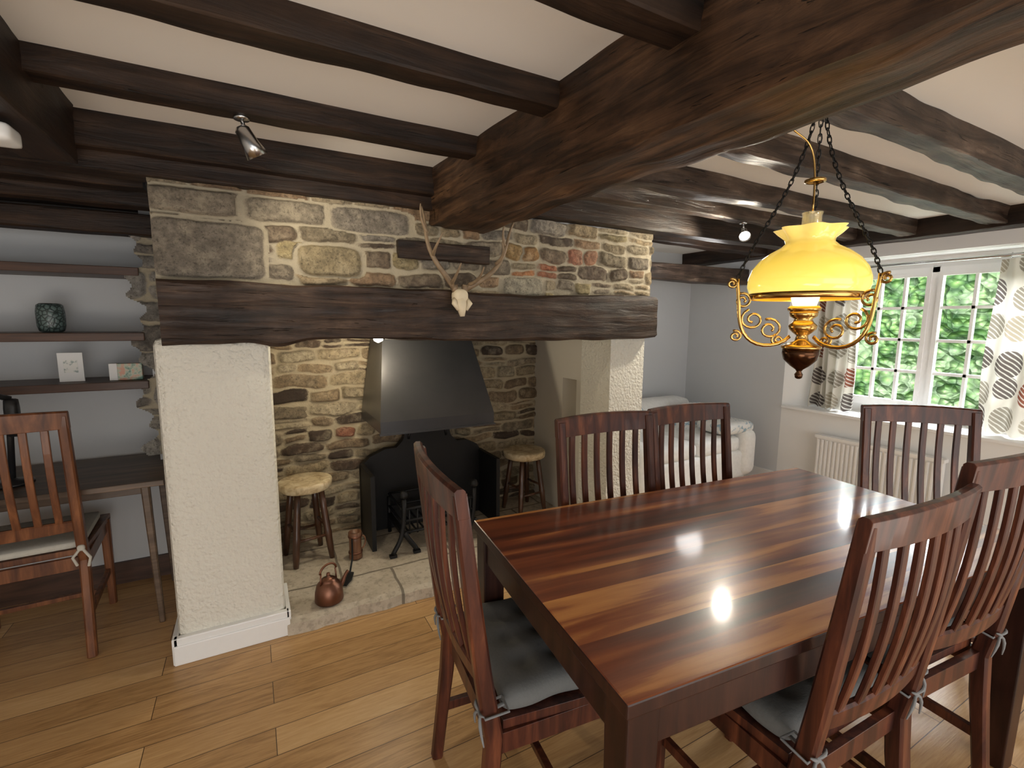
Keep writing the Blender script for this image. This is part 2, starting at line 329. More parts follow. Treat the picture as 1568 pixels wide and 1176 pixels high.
# ------------------------------------------------------------------ stone walls
GP=[(.34,.275,.18),(.29,.235,.155),(.26,.215,.16),(.39,.32,.21),(.19,.14,.095),(.34,.26,.155),(.27,.24,.20),(.12,.085,.06),(.42,.34,.18),(.31,.20,.115)]
IP=[(.37,.27,.16),(.29,.205,.12),(.43,.34,.21),(.21,.145,.085),(.11,.07,.045),(.47,.39,.26),(.07,.045,.03),(.33,.26,.17)]
def stonewall(name,ox,oz,W,H,y,res,ch,wr,pal,mat,seed,gap,depth,special=None,extra=None,keep=None):
    rs=random.Random(seed);st=[]
    z=-rs.random()*ch[0]*.5
    while z<H:
        h=rs.uniform(*ch);x=-rs.random()*.2
        while x<W:
            w=rs.uniform(*wr)*(.7+.6*h/ch[1]);cx=x+w/2;cz=z+h/2+rs.uniform(-.008,.008)
            col=rs.choice(pal);k=rs.uniform(.75,1.25);col=tuple(c*k for c in col)
            sp=special(ox+cx,oz+cz) if special else None
            if sp:
                nb=max(1,int(w/.1));nh=max(1,int(round(h/.055)))
                for q in range(nb):
                    for p in range(nh):
                        if rs.random()<.65: c2=tuple(v*rs.uniform(.75,1.2) for v in sp)
                        else: c2=col
                        st.append((x+w*(q+.5)/nb,z+h*(p+.5)/nh,w/nb-gap*.7,h/nh-gap*.7,rs.uniform(-.08,.08),c2,rs.uniform(3,5)))
            elif rs.random()<.22 and h>ch[0]*1.1:
                s=rs.uniform(.35,.65)
                st.append((cx,z+h*s/2,w-gap,h*s-gap*.8,rs.uniform(-.06,.06),col,rs.uniform(3,6)))
                st.append((cx,z+h*(1+s)/2,w-gap,h*(1-s)-gap*.8,rs.uniform(-.06,.06),rs.choice(pal),rs.uniform(3,6)))
            else: st.append((cx,cz,w-gap*rs.uniform(.5,1.2),h-gap*rs.uniform(.5,1.2),rs.uniform(-.07,.07),col,rs.uniform(3,7)))
            x+=w
        z+=h
    ne0=len(st)
    for e in (extra or []): st.append(e)
    nx,nz=int(W/res)+1,int(H/res)+1
    X,Z=np.meshgrid(np.linspace(0,W,nx),np.linspace(0,H,nz))
    r=np.random.RandomState(seed)
    def sn(X,Z,f,o=5):
        a=0
        for _ in range(o):
            t=r.rand()*6.283;p=r.rand()*6.283;ff=f*(.7+.8*r.rand());a=a+np.sin(ff*(X*math.cos(t)+Z*math.sin(t))+p)
        return a/o
    Xw=X+.014*sn(X,Z,28)+.006*sn(X,Z,90);Zw=Z+.015*sn(X,Z,22)+.005*sn(X,Z,90)
    D=np.full(X.shape,-1.);I=np.zeros(X.shape,int)
    for i,(cx,cz,w,h,ro,col,ne) in enumerate(st):
        big=i>=ne0
        xs,zs=(X*.6+Xw*.4,Z*.6+Zw*.4) if big else (Xw,Zw)
        c,s=math.cos(ro),math.sin(ro);dx=xs-cx;dz=zs-cz;u=np.abs(c*dx+s*dz)/(w/2);v=np.abs(-s*dx+c*dz)/(h/2)
        q=(u**ne+v**ne)**(1/ne);d=(1-q)*min(w,h)/2
        g=(d>-gap*.7) if big else (d>D);D[g]=d[g];I[g]=i
    cols=np.array([e[5] for e in st]);k=np.array([random.Random(i+seed).uniform(.4,1.3) for i in range(len(st))])
    t=np.clip((D+.005)/.016,0,1);t=t*t*(3-2*t)
    hgt=depth*t*k[I]+.004*sn(X,Z,60)+.003*sn(X,Z,160)*t
    mask=np.clip(.5+D/.02,0,1)
    co=np.stack([X+ox,y-hgt,Z+oz],-1).reshape(-1,3)
    ii=np.arange(nx*nz).reshape(nz,nx);F=np.stack([ii[:-1,:-1],ii[:-1,1:],ii[1:,1:],ii[1:,:-1]],-1).reshape(-1,4)
    if keep is not None:
        K=keep(X+ox,Z+oz).reshape(-1);F=F[K[F].all(1)]
    me=bpy.data.meshes.new(name);me.from_pydata(co.tolist(),[],F.tolist());me.materials.append(mat)
    a=me.attributes.new('Col','FLOAT_COLOR','POINT');cc=np.ones((nx*nz,4),np.float32);cc[:,:3]=cols[I.reshape(-1)];a.data.foreach_set('color',cc.reshape(-1))
    a=me.attributes.new('mask','FLOAT','POINT');a.data.foreach_set('value',mask.reshape(-1).astype(np.float32))
    me.polygons.foreach_set('use_smooth',[True]*len(F));me.update()
    o=bpy.data.objects.new(name,me);C.objects.link(o);return o
def brickzone(x,z): return (.43,.20,.10) if (1.20<x<1.70 and 1.66<z<1.84) else None
OX=-.30;OZ=1.50
ex=[(.18,.185,.37,.215,0,(.27,.23,.18),10),(.14,.36,.30,.09,.0,(.31,.26,.195),8),(.62,.17,.26,.12,0,(.36,.29,.17),4.5),(.46,.36,.30,.09,.02,(.30,.255,.19),6),(.80,.355,.34,.10,.0,(.27,.235,.19),6),(1.58,.10,.24,.10,0,(.42,.38,.29),5)]
stonewall('wall_chimney_breast',OX,OZ,2.49,.45,2.235,.0045,(.06,.10),(.10,.22),GP,M_st,3,.014,.020,brickzone,ex)
shell('wall_chimney_core',M_cool,[(-.30,2.185,2.245,2.62,1.56,CZ)])
def zone2(x,z):
    if .85<x<1.30 and .55<z<.86: return (.38,.18,.10)
    if .35<x<.62 and .45<z<.75 and random.random()<.2: return (.34,.17,.10)
    return None
stonewall('wall_inglenook_back',.02,.03,1.92,1.55,3.13,.006,(.055,.095),(.11,.25),IP,M_st2,11,.016,.028,zone2)
shell('wall_inglenook_core',M_pil,[(.0,2.0,3.14,3.3,0,CZ)])
shell('wall_inglenook_soffit',M_black,[(.05,1.93,2.45,3.14,1.56,1.62)])
def rag(X,Z): return X>(-.47+.03*np.sin(Z*23)+.02*np.sin(Z*61))
stonewall('wall_alcove_jamb',-.50,.75,.17,1.07,2.86,.006,(.08,.15),(.14,.2),[(.28,.26,.23),(.34,.32,.29),(.2,.18,.16)],M_st,21,.015,.02,keep=rag)
shell('wall_alcove_jamb_core',M_cool,[(-.43,-.336,2.87,3.13,.72,CZ)])
# ------------------------------------------------------------------ beams
beam('beam_main',M_by,1,-2.5,2.225,0,0,0,0,.018,2,.03,fn=lambda y:(.760+.062*(2.23-max(y,.3)),1.05+.014*(2.23-y),1.858,2.11),cham=.008,n=12)
beam('beam_left',M_byk,1,-2.5,2.12,-.68,-.455,1.91,2.11,.010,5)
L1=[('ceiling_joist',.74,.83,2.005),('ceiling_joist',1.22,1.305,2.03),('ceiling_joist',1.71,1.79,2.03),('ceiling_joist',.24,.33,2.01)]
for i,(nme,a,c,zb) in enumerate(L1): beam(nme,M_bx,0,-.5,.86,a,c,zb,2.11,.007,11+i,.035)
beam('ceiling_joist',M_bx,0,-1.8,.80,2.14,2.21,1.985,2.11,.004,31)
beam('beam_alcove_lintel',M_bx,0,-1.8,.78,2.19,2.30,1.925,2.0,.005,33)
beam('beam_alcove_back',M_bx,0,-1.8,-.35,2.80,2.90,1.80,1.89,.005,34)
beam('beam_alcove_mid',M_bx,0,-1.8,-.34,2.56,2.66,1.88,2.0,.005,35)
for i,yy in enumerate((2.42,2.98)): beam('ceiling_joist',M_bx,0,-1.8,-.34,yy,yy+.10,1.93,2.11,.006,40+i)
for i,(a,c,zb) in enumerate(((.765,.865,1.995),(1.13,1.225,2.0),(1.57,1.655,2.01),(1.92,2.0,2.02),(.30,.40,1.99))):
    beam('ceiling_joist',M_old,0,1.03,3.88,a,c,zb,2.11,.014,50+i,.035)
beam('beam_chimney_top',M_bx,0,1.03,3.88,2.14,2.23,1.95,2.11,.006,61)
beam('beam_window',M_byk,1,-2.5,3.5,3.86,4.0,1.985,2.11,.008,62)
beam('beam_nook',M_old,0,2.17,4.0,2.85,3.0,1.76,1.90,.01,63)
beam('ceiling_joist',M_bx,0,2.17,3.88,2.6,2.7,2.0,2.11,.01,64)
beam('mantel_beam',M_mant,0,-.29,2.195,0,0,0,0,.014,70,.02,fn=lambda x:(2.17,2.46,1.325+.010*math.sin(x*3+1)-(.025*math.exp(-((x-.1)/.08)**2)),1.562+.008*math.sin(x*4)),cham=.010,n=14)
beam('lintel_timber',M_mant,0,.61,1.07,2.20,2.24,1.70,1.785,.006,71)
# ------------------------------------------------------------------ dining table
TL,TW=1.57,.84
b=B();hx,hy=TL/2,TW/2
b.box(-hx,hx,-hy,hy,.728,.76,1);b.m[-1]=0
for s in (-1,1):
    b.box(-hx+.03,hx-.03,s*(hy-.028)-.011,s*(hy-.028)+.011,.64,.728,1);b.box(s*(hx-.028)-.011,s*(hx-.028)+.011,-hy+.03,hy-.03,.64,.728,1)
    for t in (-1,1):
        cx,cy=s*(hx-.045),t*(hy-.045)
        b.loft([[(cx+dx*w,cy+dy*w,z) for dx,dy in ((-1,-1),(1,-1),(1,1),(-1,1))] for z,w in ((0,.030),(.45,.034),(.728,.037))],1)
b.obj('dining_table',[M_ttop,M_tleg],(1.360,.900,0),math.radians(-5.5),bevel=.004)
# ------------------------------------------------------------------ chairs
def bez(p,n=10):
    out=[]
    for i in range(n+1):
        t=i/n;q=[Vector(x) for x in p]
        while len(q)>1: q=[q[k].lerp(q[k+1],t) for k in range(len(q)-1)]
        out.append(q[0])
    return out
def chair_mesh(cush=1):
    b=B();W=.205
    def back(z):
        t=max(0,(z-.42)/.64);return -.005-.085*t**.85
    for s in (-1,1):
        pts=[(s*W,-.05+.05*min(1,z/.42),z) if z<.42 else (s*W,back(z),z) for z in (0,.1,.2,.3,.42,.5,.6,.7,.8,.9,1.0,1.045)]
        b.sweep(pts,.034,[.034,.036,.038,.042,.044,.043,.041,.04,.038,.036,.034,.032])
        b.sweep([(s*.21,.40,0),(s*.21,.40,.44)],[.03,.04],[.03,.04])
        b.box(s*.205-.011,s*.205+.011,.01,.40,.375,.43);b.box(s*.205-.009,s*.205+.009,-.02,.40,.16,.19)
    b.box(-.2,.2,.39,.412,.375,.43);b.box(-.2,.2,-.008,.012,.375,.43);b.box(-.2,.2,.18,.20,.165,.185)
    n=10;vs=[];fs=[]
    for zt in (0,1):
        for j in range(n+1):
            for i in range(n+1):
                u=-1+2*i/n;v=j/n;w=.205+.022*v
                vs.append((u*w,.02+v*.415,(.43 if zt==0 else .455-.01*(1-u*u)*math.sin(math.pi*v))))
    q=(n+1)**2
    for j in range(n):
        for i in range(n):
            a=j*(n+1)+i;fs.append((a,a+n+1,a+n+2,a+1));fs.append((q+a,q+a+1,q+a+n+2,q+a+n+1))
    for i in range(n):
        fs.append((i,i+1,q+i+1,q+i));a=n*(n+1)+i;fs.append((a+1,a,q+a,q+a+1))
        a=i*(n+1);fs.append((a+n+1,a,q+a,q+a+n+1));a=i*(n+1)+n;fs.append((a,a+n+1,q+a+n+1,q+a))
    b.add(vs,fs,0,False)
    def rail(z0,z1,cv,th,ov=0):
        rr=[];N=14
        for i in range(N+1):
            u=-1+2*i/N;x=u*(W+ov);c=-cv*(1-u*u);top=z1+.006*(1-u*u)
            rr.append([(x,back(z0)+c-th/2,z0),(x,back(z0)+c+th/2,z0),(x,back(z1)+c+th/2,top-.006),(x,back(z1)+c+th/4,top),(x,back(z1)+c-th/4,top),(x,back(z1)+c-th/2,top-.006)])
        b.loft(rr,0,False)
    rail(.990,1.06,.022,.026,.018);rail(.555,.60,.018,.020,-.01)
    for k in range(6):
        x=-.15+.06*k;u=x/W
        pts=[]
        for i in range(9):
            z=.59+(1.0-.59)*i/8;pts.append((x,back(z)-.02*(1-u*u)-.012*math.sin(math.pi*i/8),z))
        b.sweep(pts,[.024]*9,.012)
    if cush:
        def fn(w):
            x,y,z=w
            if z>0:
                d=0
                for tx in (-.1,0,.1):
                    for ty in (-.1,0,.1):
                        d+=math.exp(-((x-tx)**2+(y-ty)**2)/.0009)
                z=z*(1-.75*min(1,d))+.014*(1-(x/.2)**2)*(1-(y/.2)**2)
            return (x*(1+.02*math.sin(y*40)),y*(1+.02*math.sin(x*40)),z)
        b.rbox((0,.215,.484),(.40,.38,.06),.028,24,1,fn)
        for s in (-1,1):
            x=s*W;y=-.0
            b.tube([(x-.024,y+.026,.50),(x+.024,y+.026,.497),(x+.024,y-.034,.495),(x-.024,y-.034,.492),(x-.024,y+.026,.50)],.0035,2,6)
            for dx,dz in ((-.035,-.055),(.03,-.065),(-.026,.016),(.03,.014)):
                b.tube(bez([(x,y-.036,.495),(x+dx*.5,y-.052,.505+dz*.1),(x+dx,y-.040,.495+dz)],5),[.006,.004,.004,.0045,.0035,.002],2,6)
            b.rbox((x,y-.038,.495),(.016,.014,.016),.006,3,2)
            b.tube([(x-s*.03,.05,.475),(x,y-.02,.492)],.005,2,6)
    return b
cb=chair_mesh();c0=cb.obj('dining_chair',[M_ch,M_cush,M_tie],bevel=.002)
def place(o,cx,cy,deg,back=.09):
    a=math.radians(deg);o.rotation_euler=(0,0,a)
    o.location=(cx-(-math.sin(a))*(-back)*1.0,cy-math.cos(a)*(-back),0)
place(c0,.400,1.140,-96)
def inst(cx,cy,deg,sz=1):
    o=c0.copy();C.objects.link(o);place(o,cx,cy,deg);o.scale=(1,1,sz);return o
inst(1.20,1.43,176);inst(1.665,1.425,175);inst(2.56,.95,138);inst(1.215,.422,-2);inst(1.672,.412,-5,1.04)
o=chair_mesh(0)
o.rbox((0,.215,.472),(.40,.38,.035),.016,10,1);o.tube([(.205,-.036,.48),(.235,-.06,.44),(.225,-.05,.40)],.006,1,6);o.tube([(.205,-.036,.48),(.18,-.06,.45),(.19,-.05,.41)],.006,1,6);o.rbox((.205,-.04,.48),(.026,.02,.026),.009,3,1)
o=o.obj('desk_chair',[M_chw,M_cream],bevel=.002);place(o,-.865,2.42,3)
# ------------------------------------------------------------------ desk + shelves
b=B();b.box(-1.7,-.375,2.53,3.09,.685,.71)
for x,y in ((-.44,2.62),(-.44,3.03),(-1.64,2.62),(-1.64,3.03)):
    b.sweep([(x,y,.0),(x-.02,y+.01,.685)],[.022,.034],[.022,.034])
b.box(-1.64,-.45,2.66,2.68,.62,.685);b.box(-1.64,-.45,3.0,3.02,.62,.685)
b.obj('desk',[M_desk],bevel=.003)
for z in (1.655,1.352,1.122):
    b=B();b.box(-1.79,-.445,2.84,3.125,z-.038,z);b.obj('shelf',[M_shelf],bevel=.003)
M_vase=Mt('green_ceramic');v=M_vase.obj();vo=M_vase.n('TexVoronoi',{'feature':'DISTANCE_TO_EDGE'},Vector=v,Scale=60).outputs[0]
M_vase.bsdf(Base_Color=M_vase.ramp(vo,[(.03,(.02,.03,.028)),(.2,(.12,.17,.16))]),Roughness=.3,Normal=M_vase.bump(vo,.6,.004));M_vase=M_vase.m
b=B();b.lathe([(.034,0),(.044,.006),(.050,.03),(.051,.09),(.046,.122),(.036,.130),(.032,.124),(.030,.02)],(-.80,2.95,1.354),24);b.obj('ceramic_vase',[M_vase])
m=Mt('card_print');v=m.obj();vo=m.noise(v,45,3)
m.bsdf(Base_Color=m.ramp(vo,[(.42,(.35,.42,.40)),(.5,(.80,.80,.76))]),Roughness=.6);M_card=m.m
b=B();b.box(-.79,-.700,2.93,2.938,1.1235,1.258,0);b.box(-.770,-.72,2.928,2.931,1.165,1.225,1);b.box(-.76,-.735,2.938,2.97,1.1235,1.127,0);b.obj('greeting_card',[M_wall,M_card])
m=Mt('box_print');v=m.obj();m.bsdf(Base_Color=m.ramp(m.noise(v,30,3),[(.4,(.10,.22,.17)),(.5,(.45,.50,.38)),(.6,(.60,.30,.2))]),Roughness=.4);M_bp=m.m
b=B();b.box(-.60,-.475,2.90,2.935,1.1235,1.203,0);b.box(-.602,-.57,2.897,2.937,1.1235,1.205,1);b.obj('tea_tin',[M_bp,M_wall],bevel=.002)
b=B();b.lathe([(.07,0),(.07,.012),(.02,.02),(.008,.03)],(-.93,2.75,.711),20);b.tube([(-.93,2.75,.72),(-.92,2.76,.95),(-.90,2.74,1.08)],.012,0,8);b.tube([(-.90,2.74,1.08),(-.98,2.70,1.12),(-1.06,2.68,1.06)],.012,0,8);b.rbox((-.90,2.74,1.0),(.045,.05,.16),.012,4);b.lathe([(.02,.06),(.03,.04),(.06,-.03),(.055,-.03)],(-1.07,2.68,1.04),16);b.obj('desk_lamp',[M_black])
# ------------------------------------------------------------------ inglenook contents
b=B()
F=lambda z,xa,xb,ya,yb:[(xa,ya,z),(xb,ya,z),(xb,yb,z),(xa,yb,z)]
b.loft([F(.80,.595,1.285,2.58,3.08),F(.865,.595,1.285,2.58,3.08),F(1.555,.70,1.18,2.88,3.08)],0,False,False)
b.loft([F(.80,.60,1.28,2.585,3.075),F(.86,.60,1.28,2.585,3.075),F(1.55,.705,1.175,2.885,3.075)],1,False,False)
b.box(.588,1.292,2.572,2.59,.79,.80,0);b.obj('fireplace_hood',[M_hood,M_iron])
def extr(b,poly,y0,y1,mi=0):
    n=len(poly);v=[(x,y0,z) for x,z in poly]+[(x,y1,z) for x,z in poly]
    b.add(v,[tuple(range(n)),tuple(range(2*n-1,n-1,-1))]+[(i,i+n,(i+1)%n+n,(i+1)%n) for i in range(n)],mi,False)
XC=1.0
arch=[(XC+.17,.64)]+[(XC+.16*math.cos(a),.66+.14*math.sin(a)) for a in [math.pi*k/12 for k in range(13)]]+[(XC-.17,.64)]
b=B();extr(b,[(.56,HZ),(1.40,HZ),(1.40,.50),(1.36,.56),(1.28,.60),(1.21,.60)]+arch+[(.79,.60),(.72,.60),(.62,.56),(.56,.50)],3.0,3.05)
b.tube([(XC+.13*math.cos(a),2.995,.65+.11*math.sin(a)) for a in [math.pi*k/12 for k in range(13)]],.008,0,6)
b.box(.56,.585,2.72,3.02,HZ,.52);b.box(1.375,1.40,2.72,3.02,HZ,.52);b.obj('fireback',[M_iron])
b=B()
for x in (.72,1.16):
    b.box(x-.012,x+.012,2.60,2.95,.17,.195)
    b.tube(bez([(x-.07,2.60,.082),(x-.045,2.60,.13),(x-.02,2.60,.15),(x,2.60,.2),(x,2.60,.40)],10),.014)
    b.tube(bez([(x+.07,2.60,.082),(x+.045,2.60,.13),(x+.02,2.60,.15),(x,2.60,.2)],8),.014)
    b.tube([(x,2.95,HZ),(x,2.95,.3)],.012);b.lathe([(.004,0),(.022,.012),(.026,.025),(.018,.045),(.003,.055)],(x,2.60,.40),12)
    b.box(x-.09,x-.05,2.585,2.615,HZ,.08);b.box(x+.05,x+.09,2.585,2.615,HZ,.08)
for z in (.20,.27,.34): b.tube([(.72,2.60,z),(1.16,2.60,z)],.009)
for z in (.24,.32):
    for x in (.72,1.16): b.tube([(x,2.60,z),(x,2.95,z)],.008)
    b.tube([(.72,2.95,z),(1.16,2.95,z)],.008)
for k in range(9):
    x=.75+.048*k;b.tube([(x,2.60,.19),(x,2.95,.19)],.006);b.tube([(x,2.60,.19),(x,2.60,.34)],.005)
b.obj('fire_basket',[M_iron])
def stool(cx,cy,ht,r,rot):
    b=B()
    b.lathe([(r*.9,-.052),(r*.98,-.044),(r,-.02),(r*.99,-.006),(r*.94,0),(r*.5,-.004),(.002,-.006)],(0,0,ht),28,1,rf=lambda a,j:1+.03*math.sin(2*a+1)+.015*math.sin(5*a))
    for k in range(4):
        a=math.pi/4+k*math.pi/2+rot;ca,sa=math.cos(a),math.sin(a)
        P=[(ca*(r*1.0-(r*.38)*t),sa*(r*1.0-(r*.38)*t),t*(ht-.04)) for t in (0,.15,.3,.36,.4,.7,1)]
        b.tube(P,[.014,.018,.019,.022,.019,.018,.016],0,8)
    for k in range(4):
        a=math.pi/4+k*math.pi/2+rot;a2=a+math.pi/2;h=.14+.05*(k%2);q=r*1.0-(r*.38)*h/(ht-.04)
        b.tube([(math.cos(a)*q,math.sin(a)*q,h),(math.cos(a2)*q,math.sin(a2)*q,h)],.009,0,6)
    return b.obj('stool',[M_stoolleg,M_stooltop],(cx,cy,HZ))
stool(.225,2.84,.46,.14,.2);stool(1.675,2.87,.445,.15,.1)
b=B();b.lathe([(.062,0),(.067,.008),(.064,.05),(.055,.085),(.04,.10),(.036,.104),(.036,.108),(.02,.118),(.006,.122),(.01,.13),(.008,.14),(.001,.143)],(0,0,0),26)
b.tube(bez([(.05,0,.03),(.085,0,.045),(.085,0,.085),(.115,0,.10)],8),[.015,.014,.012,.011,.01,.009,.008,.008,.008])
b.tube([(-.045,0,.085),(-.04,0,.15)],.004);b.tube([(.045,0,.085),(.04,0,.15)],.004);b.tube([(.045*math.cos(a),0,.15+.035*math.sin(a)) for a in [math.pi*k/10 for k in range(11)]],.0055)
b.obj('copper_kettle',[M_copper],(.265,2.325,HZ),.5)
b=B();b.lathe([(.036,0),(.038,.01),(.034,.05),(.034,.10),(.037,.155),(.032,.157),(.030,.02),(.001,.018)],(0,0,0),18)
for z in (.03,.125): b.lathe([(.037,z),(.0395,z+.002),(.0395,z+.01),(.037,z+.012)],(0,0,0),18,1,cap=False)
b.tube(bez([(.03,0,.12),(.075,0,.13),(.075,0,.04),(.03,0,.04)],8),.005);b.obj('wooden_tankard',[wood('tankard_wood',[(.07,.03,.015),(.16,.07,.035),(.26,.13,.07)],rough=.4),M_copper],(.46,2.70,HZ),.3)
b=B();b.sweep([(.34,2.42,.072),(.37,2.46,.077),(.40,2.50,.087)],[.05,.055,.03],.008,(.8,-.6,0));b.tube([(.39,2.49,.085),(.42,2.57,.13),(.435,2.655,.20)],.005);b.obj('hearth_shovel',[M_iron])
# antlers
b=B();cx,cy,cz=.875,2.12,1.50
b.rbox((cx,cy,cz+.035),(.075,.07,.07),.03,6,0);b.tube([(cx,cy+.01,cz+.03),(cx-.003,cy-.025,cz-.01),(cx,cy-.03,cz-.06)],[.036,.026,.011],0,10)
for s in (-1,1):
    b.tube([(cx+s*.03,cy-.01,cz+.02),(cx+s*.038,cy-.028,cz-.0),(cx+s*.02,cy-.03,cz-.03)],[.012,.014,.008],0,8)
    b.tube([(cx+s*.022,cy,cz+.055),(cx+s*.03,cy,cz+.085)],[.016,.02],1,8)
b.tube([(cx,cy,cz+.04),(cx,2.18,cz+.04)],.02,0,8)
def ant(P,r0,r1):
    pts=bez(P,14);b.tube(pts,[r0+(r1-r0)*(i/14) for i in range(15)],1,8)
ant([(cx-.03,cy,cz+.07),(cx-.10,cy-.05,cz+.16),(cx-.22,cy-.04,cz+.22),(cx-.14,cy-.0,cz+.34),(cx-.175,cy+.02,cz+.425)],.014,.005)
ant([(cx+.03,cy,cz+.07),(cx+.12,cy-.05,cz+.12),(cx+.24,cy-.05,cz+.18),(cx+.22,cy-.02,cz+.30),(cx+.285,cy,cz+.40)],.014,.005)
ant([(cx-.045,cy-.01,cz+.09),(cx-.06,cy-.10,cz+.11),(cx-.05,cy-.14,cz+.17)],.010,.003)
ant([(cx+.045,cy-.01,cz+.09),(cx+.06,cy-.10,cz+.10),(cx+.06,cy-.14,cz+.16)],.010,.003)
ant([(cx-.14,cy-.03,cz+.21),(cx-.16,cy-.11,cz+.23),(cx-.13,cy-.13,cz+.29)],.009,.003)
ant([(cx+.17,cy-.04,cz+.19),(cx+.19,cy-.11,cz+.22),(cx+.16,cy-.12,cz+.28)],.009,.003)
ant([(cx-.16,cy-.01,cz+.31),(cx-.20,cy-.03,cz+.36),(cx-.20,cy-.05,cz+.42)],.008,.003)
ant([(cx+.22,cy-.03,cz+.28),(cx+.19,cy-.06,cz+.33),(cx+.20,cy-.07,cz+.38)],.008,.003)
b.obj('mounted_antlers',[M_bone,M_antler])
# ------------------------------------------------------------------ sofa
m=Mt('sofa_fabric');v=m.obj();nz=m.noise(v,14,2,.5,2)
m.bsdf(Base_Color=m.ramp(nz,[(.36,(.30,.42,.50)),(.42,(.72,.72,.70)),(.7,(.78,.77,.74))]),Roughness=.9);M_sofa=m.m
b=B();b.rbox((3.10,2.95,.22),(1.34,.84,.26),.04,8,1);b.rbox((3.10,3.28,.47),(1.30,.22,.48),.09,10,1)
for x in (2.50,3.70): b.rbox((x,2.92,.32),(.19,.86,.42),.085,10,1)
for x in (2.83,3.36): b.rbox((x,2.86,.40),(.52,.66,.15),.06,10,1)
b.rbox((3.50,3.0,.53),(.36,.16,.32),.07,10,0);b.rbox((2.78,3.05,.54),(.36,.16,.34),.07,10,0);b.rbox((3.58,2.68,.535),(.38,.32,.10),.045,10,0)
for x in (2.5,3.7):
    for y in (2.58,3.3): b.lathe([(.02,.0),(.025,.12)],(x,y,0),10,1)
b.obj('sofa',[M_sofa,plain('sofa_white',(.78,.78,.76),.9,bump=.1)])
# ------------------------------------------------------------------ pendant oil lamp
m=Mt('opal_glass');v=m.obj();se=m.n('SeparateXYZ',None,Vector=v)
cc=m.ramp(m.math('MULTIPLY',se.outputs[2],5.5),[(.0,(1.0,.80,.20)),(.12,(1.0,.74,.12)),(.45,(.90,.60,.07)),(.72,(.64,.42,.06)),(1,(.66,.48,.16))])  # emission brightest at the base, imitating bulb light through the glass
m.bsdf(Base_Color=(.70,.54,.14),Roughness=.15,Emission_Color=cc,Emission_Strength=.85,Coat_Weight=.5);M_opal=m.m
m=Mt('lit_chimney');m.bsdf(Base_Color=(1,.95,.8),Emission_Color=(1,.86,.55),Emission_Strength=6,Roughness=.3);M_lit=m.m
m=Mt('clear_glass');m.bsdf(Base_Color=(.9,.9,.8),Roughness=.1,Transmission_Weight=.8,Alpha=.5);M_gl=m.m
b=B();K=.89
ruf=lambda a,j:K*(1+(.11*math.sin(7*a) if j>=10 else (.05*math.sin(7*a) if j==9 else 0)))
kf=lambda a,j:K
b.lathe([(.150,.0),(.160,.006),(.167,.024),(.166,.046),(.156,.072),(.136,.096),(.108,.116),(.080,.130),(.066,.142),(.068,.154),(.082,.168),(.094,.180)],(0,0,0),64,0,ruf,False)
b.lathe([(.146,.0),(.157,.008),(.161,.024),(.160,.045),(.151,.070),(.131,.093),(.104,.112),(.076,.127),(.062,.142)],(0,0,0),48,0,kf,False)
b.lathe([(.030,-.01),(.034,.03),(.026,.10),(.024,.215),(.026,.222),(.022,.222),(.021,.10)],(0,0,0),20,3,cap=False)
b.lathe([(.028,-.03),(.034,-.01),(.036,.02),(.028,.05),(.01,.07)],(0,0,0),18,2)
b.lathe([(.154,-.012),(.162,-.010),(.163,.004),(.154,.006),(.154,-.012)],(0,0,0),48,1,kf,cap=False)
b.lathe([(.030,-.045),(.040,-.043),(.042,-.036),(.036,-.030),(.028,-.028)],(0,0,0),24,1)
b.lathe([(.004,-.235),(.009,-.232),(.011,-.222),(.006,-.214),(.010,-.208),(.024,-.198),(.042,-.180),(.047,-.162),(.046,-.150)],(0,0,0),28,4)
b.lathe([(.046,-.150),(.050,-.148),(.050,-.142),(.036,-.136),(.018,-.126),(.014,-.112),(.024,-.104),(.034,-.094),(.036,-.084),(.026,-.074),(.022,-.066),(.034,-.058),(.036,-.046),(.03,-.042)],(0,0,0),28,1)
b.lathe([(.02,.30),(.026,.302),(.026,.308),(.02,.31),(.02,.30)],(0,0,0),18,1,cap=False)
for k in range(3):
    a0=math.radians(26+120*k);ca,sa=math.cos(a0),math.sin(a0)
    P=lambda r,z:(r*1.12*ca,r*1.12*sa,z)
    b.tube([P(.03,-.115)]+bez([P(.03,-.115),P(.06,-.155),P(.15,-.17),P(.185,-.09),P(.135,-.03),P(.170,.01),P(.165,.045)],18),.0052,1,8)
    for (rc,zc,rr,sg) in ((.080,-.095,.030,1),(.122,-.068,.030,-1),(.150,-.016,.022,1),(.058,-.125,.016,-1),(.178,.032,.014,1),(.162,-.115,.016,1)):
        sp=[]
        for i in range(22):
            t=i/21;an=sg*t*9.0+1.2;q=rr*(1-.75*t);sp.append(P(rc+q*math.cos(an),zc+q*math.sin(an)))
        b.tube(sp,.0036,1,6)
    A=Vector(P(.165,.045));E=Vector(P(.012,.47))
    pts=bez([A,Vector(P(.13,.17)),Vector(P(.045,.26)),E],30)
    for i in range(30):
        p=(pts[i]+pts[i+1])/2;t=(pts[i+1]-pts[i]).normalized();sd=t.cross(Vector((sa,-ca,.2))).normalized()
        if i%2: sd=t.cross(sd).normalized()
        L=(pts[i+1]-pts[i]).length*.72
        b.tube([p+t*L*math.cos(w)+sd*.0048*math.sin(w) for w in [2*math.pi*q/8 for q in range(8)]],.0017,5,4,True)
b.tube([(0,0,.47),(.0,0,.50)],.004,5,6);b.tube([(.012*math.cos(w),0,.475+.014*math.sin(w)) for w in [2*math.pi*q/12 for q in range(12)]],.003,5,6,True)
b.tube(bez([(0,0,.49),(-.05,.02,.51),(-.15,.05,.46),(-.12,.03,.38),(-.02,0,.42),(-.005,0,.46),(0,0,.3),(0,0,.22)],24),.0025,1,6)
